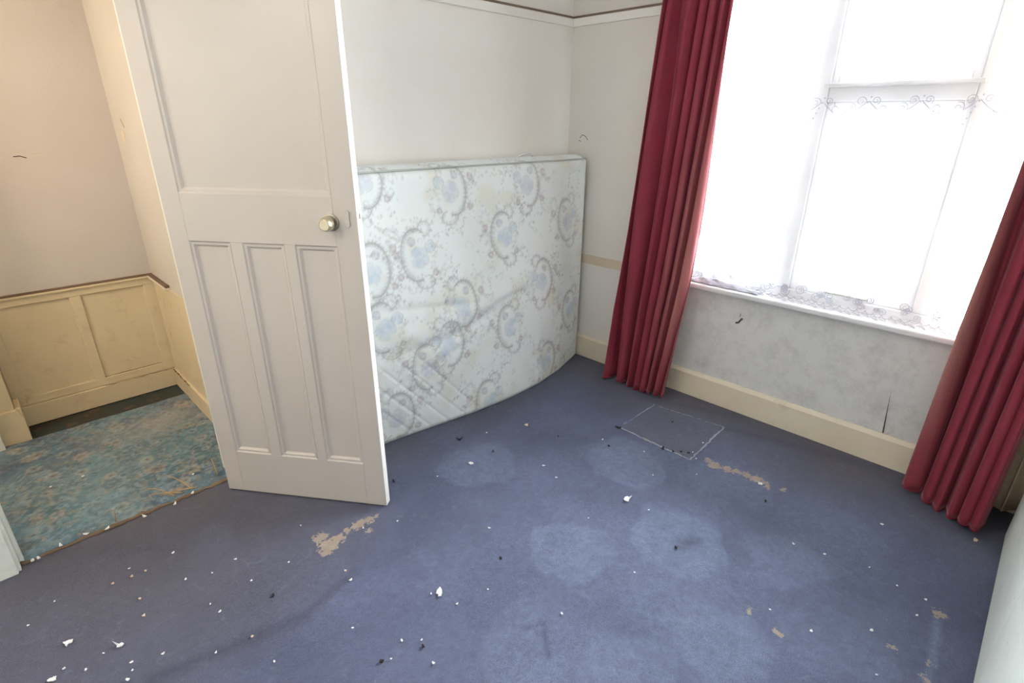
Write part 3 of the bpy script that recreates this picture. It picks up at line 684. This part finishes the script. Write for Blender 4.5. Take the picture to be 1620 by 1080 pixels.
def yfront(x, z):
    yb = np.interp(x, [.98,1.28,1.60,1.83,2.10,2.37,2.62,2.80,2.92], [2.215,2.195,2.150,2.115,2.098,2.105,2.150,2.205,2.245])
    yt = np.interp(x, [.98,1.5,2.2,2.7,2.92], [2.275,2.272,2.262,2.235,2.235])
    t = np.clip(z/MH, 0, 1)
    y = yb*(1-t)+yt*t-.030*np.sin(PI*np.clip(t, 0, 1))**.8*np.sin(PI*np.clip((x-MX0)/(MX1-MX0), 0, 1))**.5
    # sag creases
    y = y+.010*np.exp(-((z-.52-.09*(x-1.5)+.03*np.sin(x*5))/.030)**2)*np.clip(1-abs(x-1.75)/.75, 0, 1)
    y = y-.010*np.exp(-((z-.60-.09*(x-1.5)+.03*np.sin(x*5))/.045)**2)*np.clip(1-abs(x-1.75)/.75, 0, 1)
    y = y+.007*np.exp(-((z-.66+.12*(x-1.9))/.018)**2)*np.clip(1-abs(x-1.6)/.5, 0, 1)
    y = y+.006*np.exp(-((z-.64-.16*(x-2.2)+.02*np.sin(x*11))/.020)**2)*np.clip(1-abs(x-2.2)/.35, 0, 1)
    y = y+.005*np.exp(-((z-.36-.30*(x-1.5))/.02)**2)*np.clip(1-abs(x-1.55)/.45, 0, 1)
    for q in range(5): y = y+.0035*np.exp(-((z+1.15*(x-1.15-.11*q)-.32)/.010)**2)*np.clip((.50-z)/.15, 0, 1)
    return y
rr = .028
def edge_round(x, z):   # how far the surface falls back near the rim (rounded border roll)
    d = np.minimum(np.minimum(x-MX0, MX1-x), np.minimum(z, MH-z)); d = np.clip(d, 0, rr)
    return rr-np.sqrt(np.maximum(0, rr*rr-(rr-d)**2))
nx, nz = 330, 236
ux = .5-.5*np.cos(np.linspace(0, PI, 15))[:8]*1.0
def dense(a, b, n):
    e = a+(np.array([0,.003,.008,.015,.022])*1.0); m = np.linspace(a+.03, b-.03, n-10); return np.concatenate([e, m, b-(e[::-1]-a)])
xs, zs = dense(MX0, MX1, nx), dense(0, MH, nz)
X, Z = np.meshgrid(xs, zs, indexing='ij')
Yf = yfront(X, Z)+edge_round(X, Z)
wr = (vnoise(X.shape, 14, 31)-.5)*.006+(vnoise(X.shape, 40, 32)-.5)*.012; Yf = Yf+wr*np.clip(np.minimum.reduce([X-MX0, MX1-X, Z, MH-Z])/.06, 0, 1)
front = np.stack([X, Yf, Z], -1).reshape(-1, 3); fc = R.sample(X, Z).reshape(-1, 3)
Vs = [front]; Cs = [fc]; Fs = [grid_faces(nx, nz)]
def yback(x, z): return 2.425+0*x
# border strips: run from the front rim to the back rim (8 steps) around the perimeter
per = [(i, 0) for i in range(nx)]+[(nx-1, j) for j in range(1, nz)]+[(i, nz-1) for i in range(nx-2, -1, -1)]+[(0, j) for j in range(nz-2, 0, -1)]
ns = 9; off = len(front); BV = []; BC = []; m_ = len(per)
for (i, j) in per:
    x, z, y0 = X[i, j], Z[i, j], Yf[i, j]
    for q in range(1, ns+1):
        t = q/ns; bul = math.sin(t*PI)
        ox = (.012 if i == nx-1 and x < 2.9 else 0)-(.012 if i == 0 else 0); oz = .016 if j == nz-1 else 0
        lift = (.020*t if j == nz-1 else 0)
        y1 = 2.405 if z > .15 else 2.36
        BV.append((x+ox*bul, y0+(y1-y0)*t, z+oz*bul+lift)); 
        BC.append(R.sample(np.array([x+(.9*t*.17 if i in (0, nx-1) else 0)]), np.array([z+(t*.17 if j == nz-1 else 0)]))[0])
Vs.append(np.array(BV)); Cs.append(np.array(BC)); F2 = []
for a in range(m_):
    b_ = (a+1) % m_; fa = per[a][0]*nz+per[a][1]; fb = per[b_][0]*nz+per[b_][1]
    for q in range(ns):
        p0 = fa if q == 0 else off+a*ns+q-1; p1 = fb if q == 0 else off+b_*ns+q-1; p2 = off+b_*ns+q; p3 = off+a*ns+q
        F2.append((p0, p3, p2, p1))
Fs.append(np.array(F2)[:, ::-1])
mo = mesh('ticking_cover', np.concatenate(Vs), [tuple(f) for f in np.concatenate(Fs)]+[tuple(off+a*ns+ns-1 for a in range(m_))], M['mattress'], ma, smooth=True, cols=np.concatenate(Cs))
M['piping'] = paint('grey_piping', (.50,.53,.50), (.42,.45,.43), .6, .2, 120)
M['piping_w'] = paint('white_piping', (.78,.81,.80), None, .6, .2, 120)
def rim(seg):
    out = []
    for (i, j) in seg:
        x, z = X[i, j], Z[i, j]; out.append((x+(.002 if i == nx-1 else (-.002 if i == 0 else 0)), Yf[i, j]-.010, z+(.004 if j == nz-1 else (.004 if j == 0 else 0))))
    return out
MB().tube(rim([(i, 0) for i in range(0, nx, 3)]), .0055, 6).build('bottom_piping', M['piping_w'], ma, smooth=True)
MB().tube(rim([(nx-1, j) for j in range(0, nz, 3)]+[(i, nz-1) for i in range(nx-2, -1, -3)]), .0045, 6).build('top_piping', M['piping'], ma, smooth=True)
hp = []
for i in range(15):
    t = i/14; hp.append((2.36+.13*t, 2.325-.02*math.sin(PI*t), 1.405+.022*math.sin(PI*t)))
MB().tube(hp, .005, 6).build('carry_handle', M['piping_w'], ma, smooth=True)

# ------------------------------------------------------------------ built-in cupboard at the right edge
cu = empty('cupboard', (2.0, -.6, 0)); tag(cu, 'pale green-white painted cupboard front at the right edge of the room', 'cupboard')
box('end_board', M['cupboard'], cu, 2.310, 2.715, -.230, -.205, .012, 2.30, bevel=.002)
box('door_board', M['cupboard'], cu, 1.745, 2.304, -.230, -.205, .012, 2.30, bevel=.002)
box('door_board', M['cupboard'], cu, 1.200, 1.739, -.230, -.205, .012, 2.30, bevel=.002)
box('side_panel', M['cupboard'], cu, 2.693, 2.713, -.98, -.232, .0, 2.30, bevel=.002); box('side_panel', M['cupboard'], cu, 1.200, 1.220, -.98, -.232, .0, 2.30, bevel=.002)
box('top_board', M['cupboard'], cu, 1.200, 2.715, -.98, -.205, 2.302, 2.325, bevel=.002)
for x, z in ((1.80,.365),(1.59,.374),(2.15,.62)): MB().lathe([(.004, 0), (.004, .0012)], 8, 'y', (x, -.205, z)).build('nail_mark', M['brass_dark'], cu)
for o in cu.children:
    if o.name.startswith('nail_mark'): o.rotation_euler = (0, 0, 0)

# ------------------------------------------------------------------ hall: panelled far wall, boxing, return wall
hw = struct(MB().box(-1.3, XR+.1, YH+.014, YH+.12, -.05, ZC).build('wall_hall_back', M['wall_hall']), 'far hall wall, grey-white paper above cream panelling', 'wall')
box('upper_paper', M['wall_hall'], hw, -1.3, XR, YH, YH+.014, .742, ZC)
for x0, x1 in ((-.046,.274), (.325,.627)): box('panel', M['cream'], hw, x0, x1, YH+.006, YH+.0138, .165, .678)
box('stile', M['cream'], hw, -.10, -.046, YH-.006, YH+.0138, .119, .678, bevel=.003); box('stile', M['cream'], hw, .274, .325, YH-.006, YH+.0138, .165, .678, bevel=.003)
box('stile', M['cream'], hw, .627, XR, YH-.006, YH+.0138, .165, .678, bevel=.003)
box('bottom_rail', M['cream'], hw, -.046, XR, YH-.006, YH+.0138, .119, .165, bevel=.003); box('top_rail', M['cream'], hw, -.10, XR, YH-.006, YH+.0138, .678, .726, bevel=.003)
box('dado_ledge', M['brown'], hw, -.30, XR, YH-.012, YH, .730, .742, bevel=.002); box('dado_cap', M['cream'], hw, -.30, XR, YH-.016, YH, .718, .730, bevel=.002)
box('skirting', M['cream'], hw, -.10, XR, YH-.018, YH+.0138, .0, .117, bevel=.003)
MB().tube([(.31+i*.0148, YH-.0195, .119+random.uniform(-.002,.002)) for i in range(26)], [random.uniform(.0008,.0022) for _ in range(26)], 4).build('dirt_line', M['brown'], hw)
MB().tube([(.326+i*.0155, YH+.003, .167+random.uniform(-.001,.001)) for i in range(20)], [random.uniform(.001,.0022) for _ in range(20)], 4).build('dirt_line', M['brown'], hw)
for i in range(5): 
    x = .40+i*.045; MB().tube([(x+q*.008, YH+.0055, .235+.012*math.sin(q+i)) for q in range(5)], .0022, 4).build('scuff', M['paper'], hw)
for pts in ([(.235,1.423),(.26,1.425),(.285,1.415)], [(.315,1.436),(.345,1.434)], [(.552,1.412),(.557,1.407)]):
    MB().tube([(x, YH-.0005, z) for x, z in pts], .0022, 5).build('wall_mark', M['tear'] if len(pts) == 3 else M['paper'], hw)
# boxed-in projection with its own skirting at the left of the hall
bx = struct(MB().box(-1.2, -.10, 3.60, YH-.02, 0, .735).build('trim_5', M['cream'], bevel=.004), 'cream boxed-in projection at the foot of the hall panelling', 'boxing')
MB().prism([(-1.2,0),(-.075,0),(-.075,.135),(-.098,.185),(-1.2,.185)], 'y', 3.574, 3.5995).build('skirting', M['cream'], bx, bevel=.002)
MB().prism([(3.600,0),(3.752,0),(3.752,.185),(3.600,.185)], 'x', -.0995, -.075).build('skirting', M['cream'], bx, bevel=.006)
box('door_lining', M['jamb'], bx, -.30, -.185, 3.530, 3.573, 0, 2.0, bevel=.004)
# return wall to the right of the hall
rw = struct(box('wall_hall_right', M['wall_ret'], None, XR, XR+.10, YB+TH, YH+.014, 0, ZC), 'stained cream-white return wall between hall and open door', 'wall')
box('lower_board', M['cream'], rw, XR-.006, XR, YB+TH+.02, YH-.02, .117, .715); box('skirting', M['cream'], rw, XR-.020, XR, YB+TH+.02, YH-.02, 0, .117, bevel=.003)
box('dado_ledge', M['brown'], rw, XR-.022, XR, 3.40, YH-.016, .728, .742, bevel=.003); box('dado_cap', M['trim'], rw, XR-.026, XR, 3.40, YH-.016, .712, .728, bevel=.003)
MB().tube([(XR-.021, 3.40+i*.017, .119+random.uniform(-.004,.004)) for i in range(21)], [random.uniform(.001,.005) for _ in range(21)], 5).build('dirt_line', M['brown'], rw)
pr = [(3.60+.030*math.cos(a)*(1+.3*math.sin(3*a)), 1.515+.035*math.sin(a)*(1+.2*math.cos(2*a))) for a in [2*PI*i/16 for i in range(16)]]
MB().prism(pr, 'x', XR-.0015, XR).build('peeled_spot', M['paper'], rw)
MB().tube([(XR-.0005, 3.57, 1.60),(XR-.0005, 3.555, 1.58),(XR-.0005, 3.53, 1.56)], .003, 4).build('paper_crack', M['thread'], rw)
struct(box('wall_hall_left', M['wall_hall'], None, -1.3, -1.2, YB+TH, YH+.1, 0, ZC), 'plain hall wall at the far left end of the hall', 'wall')

# ------------------------------------------------------------------ added lamps, unseen, put in to brighten bedroom and hall
def added_bulb(loc, label, power, c, r=.05):
    e = empty('added_lamp', loc); tag(e, label, 'lamp')
    MB().lathe([(.05, ZC-.025), (.045, ZC-.001)], 20, 'z', (loc[0], loc[1], 0)).build('ceiling_rose', M['rail_w'], e)
    MB().tube([(loc[0], loc[1], ZC-.02), (loc[0], loc[1], loc[2]+.06)], .004, 6).build('flex', M['rail_w'], e)
    MB().lathe([(.016, loc[2]+.04), (.018, loc[2]+.09), (.010, loc[2]+.10)], 16, 'z', (loc[0], loc[1], 0)).build('lamp_holder', M['rail_w'], e)
    MB().lathe([(.010, loc[2]+.04), (.016, loc[2]+.025), (.030, loc[2]), (.028, loc[2]-.018), (.012, loc[2]-.032)], 20, 'z', (loc[0], loc[1], 0)).build('bulb', M['bulb'], e, smooth=True)
    d = bpy.data.lights.new('added_light', 'POINT'); d.energy = power; d.color = c; d.shadow_soft_size = r
    o = bpy.data.objects.new('added_light', d); COL.objects.link(o); o.parent = e; o.location = (0, 0, -.09)
added_bulb((-.60, 1.50, 2.28), 'added unseen bulb lighting the bedroom from left of the frame', 8, (1, .93, .84), .10)
added_bulb((-.85, 3.10, 2.05), 'added unseen bulb lighting the hall from left of the frame', 13, (1, .86, .68), .10)

# ------------------------------------------------------------------ debris on the floor
def flake(name, px, py, size, mat, label, group, seed, lift=.003, thick=.0015, asp=1.0):
    g = random.Random(seed); x, y = onz(px, py); n = g.randint(7, 10)+(4 if size > .018 else 0); V = []; a0 = g.random()*6; cur = g.uniform(.1, .35)*size
    for k in range(n):
        a = 2*PI*k/n; r = size*.5*g.uniform(.35 if size > .018 and thick < .005 else .6, 1.15); u, v = r*math.cos(a)*asp, r*math.sin(a)
        V.append((u*math.cos(a0)-v*math.sin(a0), u*math.sin(a0)+v*math.cos(a0), lift+cur*(u/size)**2*2))
    V.append((0, 0, lift)); V += [(p[0], p[1], p[2]+thick) for p in V[:n]]+[(0, 0, lift+thick+.0006)]
    F = []
    for k in range(n):
        q = (k+1) % n; F += [(k, n, q), (n+1+k, n+1+q, 2*n+1), (k, q, n+1+q, n+1+k)]
    o = mesh(name, V, F, mat); o.location = (x, y, 0); return tag(o, label, 'debris', group)
LM = [(607,795,"the open door's bottom corner"),(545,845,'the tan bare patch by the door'),(755,737,'the pale ring nearest the mattress'),(1065,683,'the cut carpet square'),
      (1170,747,'the tan strip by the window'),(991,791,'the largest white flake'),(696,939,'the elongated white flake'),(108,1018,'the big lower-left flake'),
      (1485,971,'the tan hole near the cupboard'),(1070,860,'the pale ring with a dark smudge'),(20,905,'the left door jamb'),(345,848,'the dusty smear by the doorway')]
def chip_labels(head, pts):
    key = []
    for px, py in pts:
        d, lx, ly, nm = min((math.hypot(px-a, py-b), a, b, c) for a, b, c in LM)
        dr = ('right of' if px > lx else 'left of') if abs(px-lx) > abs(py-ly) else ('in front of' if py > ly else 'behind')
        key.append((dr+' '+nm, d))
    out = []
    for i, (k_, d) in enumerate(key):
        same = sorted(e for q, e in key if q == k_); r = same.index(d)
        out.append(head+' '+k_+('' if len(same) == 1 else ', '+['nearest','second nearest','third nearest','fourth nearest','fifth nearest','sixth nearest','seventh nearest','eighth nearest','ninth nearest','tenth nearest'][r]))
    return out
big = [(991.5,791,.040,1.5,'largest jagged white paint flake lying on the mid carpet'),(746,734,.026,1.3,'rounded white paint flake inside the pale ring before the mattress'),
       (696,939,.026,1.8,'elongated white paint flake lying in the lower middle of the carpet'),(108,1018,.024,1.3,'white paint flake at the lower left, larger of the two there'),
       (190,1022,.020,2.2,'narrow white paint flake just right of the lower-left big flake'),(1203,766,.022,1.2,'white paint flake at the end of the tan worn strip'),
       (833,673,.022,1.2,'dull grey plaster chip on the carpet in front of the mattress'),(84,1075,.022,1.2,'white paint flake at the very bottom left of the floor'),
       (1542,856,.016,1.0,'small cream pebble on the floor beside the cupboard')]
for k, (px, py, s_, asp, lb) in enumerate(big):
    flake('paint_flake', px, py, s_, M['flake_tan'] if 'dull' in lb or 'cream' in lb else M['flake'], lb, 'paint flakes on the carpet', 100+k, .003, .003 if 'pebble' not in lb else .009, asp)
small = [(203,1076),(86.6,952),(274,875),(205,900),(336,907),(373,885),(398,919),(333,956),(457,890),(476,832),(258,1035),(136,1060),(102,1058),(45,990),(165,1034),(348,968),(342,1033),(434,1047),(210,1061),(209,1048),(294,917),
 (692,754),(770,685),(860,737),(774,836),(682,940),(555,918),(558,994),(667,1013),(636,1014),(686,1050),(619,1043),(772,933),(723,956),(889,971),(575,836),(629,825),(880,756),
 (1019,715),(1033,752),(1096,716),(1101,726),(953,696),(931,820),(1026,807),(1004,906),(1283,999),(1218,965),(1255,861),(1102,751),(1304,877),(1419,927),(1464,949),(1450,974),(1378,998),(1386,1068),(1395,830),(1375,898),(1112,701)]
for k, (px, py) in enumerate(small):
    flake('paint_flake', px, py, random.Random(k).uniform(.005,.010), M['flake'], chip_labels('tiny white paint chip', small)[k], 'tiny paint chips on the carpet', 200+k, .003, .0015, 1.5)
tanl = [(222,948),(228,975),(399,1008),(231,904),(209,913),(179,924),(547,904),(1495,786)]
for k, (px, py) in enumerate(tanl):
    flake('plaster_crumb', px, py, .009, M['flake_tan'], chip_labels('small tan plaster crumb', tanl)[k], 'tan crumbs on the carpet', 300+k, .003, .004, 1.2)
for k, (px, py) in enumerate([(132,756),(306,753),(81,773)]):
    flake('paint_flake', px, py, .010, M['flake'], ['middle','rightmost','leftmost'][k]+' tiny white paint chip on the teal hall carpet', 'paint chips on the hall carpet', 400+k, .010, .002, 1.4)
for k, (px, py) in enumerate([(138,848),(171,839),(278,800),(305,783),(63,886),(53,890),(98,866),(230,820)]):
    flake('paint_flake', px, py, .012, M['flake'], ['fourth','fifth','seventh','eighth','second','first','third','sixth'][k]+' small paint chip along the doorway seam, counting from the left jamb', 'paint chips on the doorway seam', 500+k, .010, .003, 2.0)
drk = [(979,677),(883,691),(963,706),(1048,710),(1065,715),(1077,715),(1089,717),(1064,668),(1069,867),(1211,794),(727,696),(780,715),(623,762),(432,943),(669,1023),(604,1047),(792,884)]
for k, (px, py) in enumerate(drk):
    flake('dark_crumb', px, py, .020 if k in (0, 3, 10) else .010, M['crumb'], chip_labels('dark crumb of dirt', drk)[k], 'dark crumbs on the carpet', 600+k, .002, .004, 1.8)
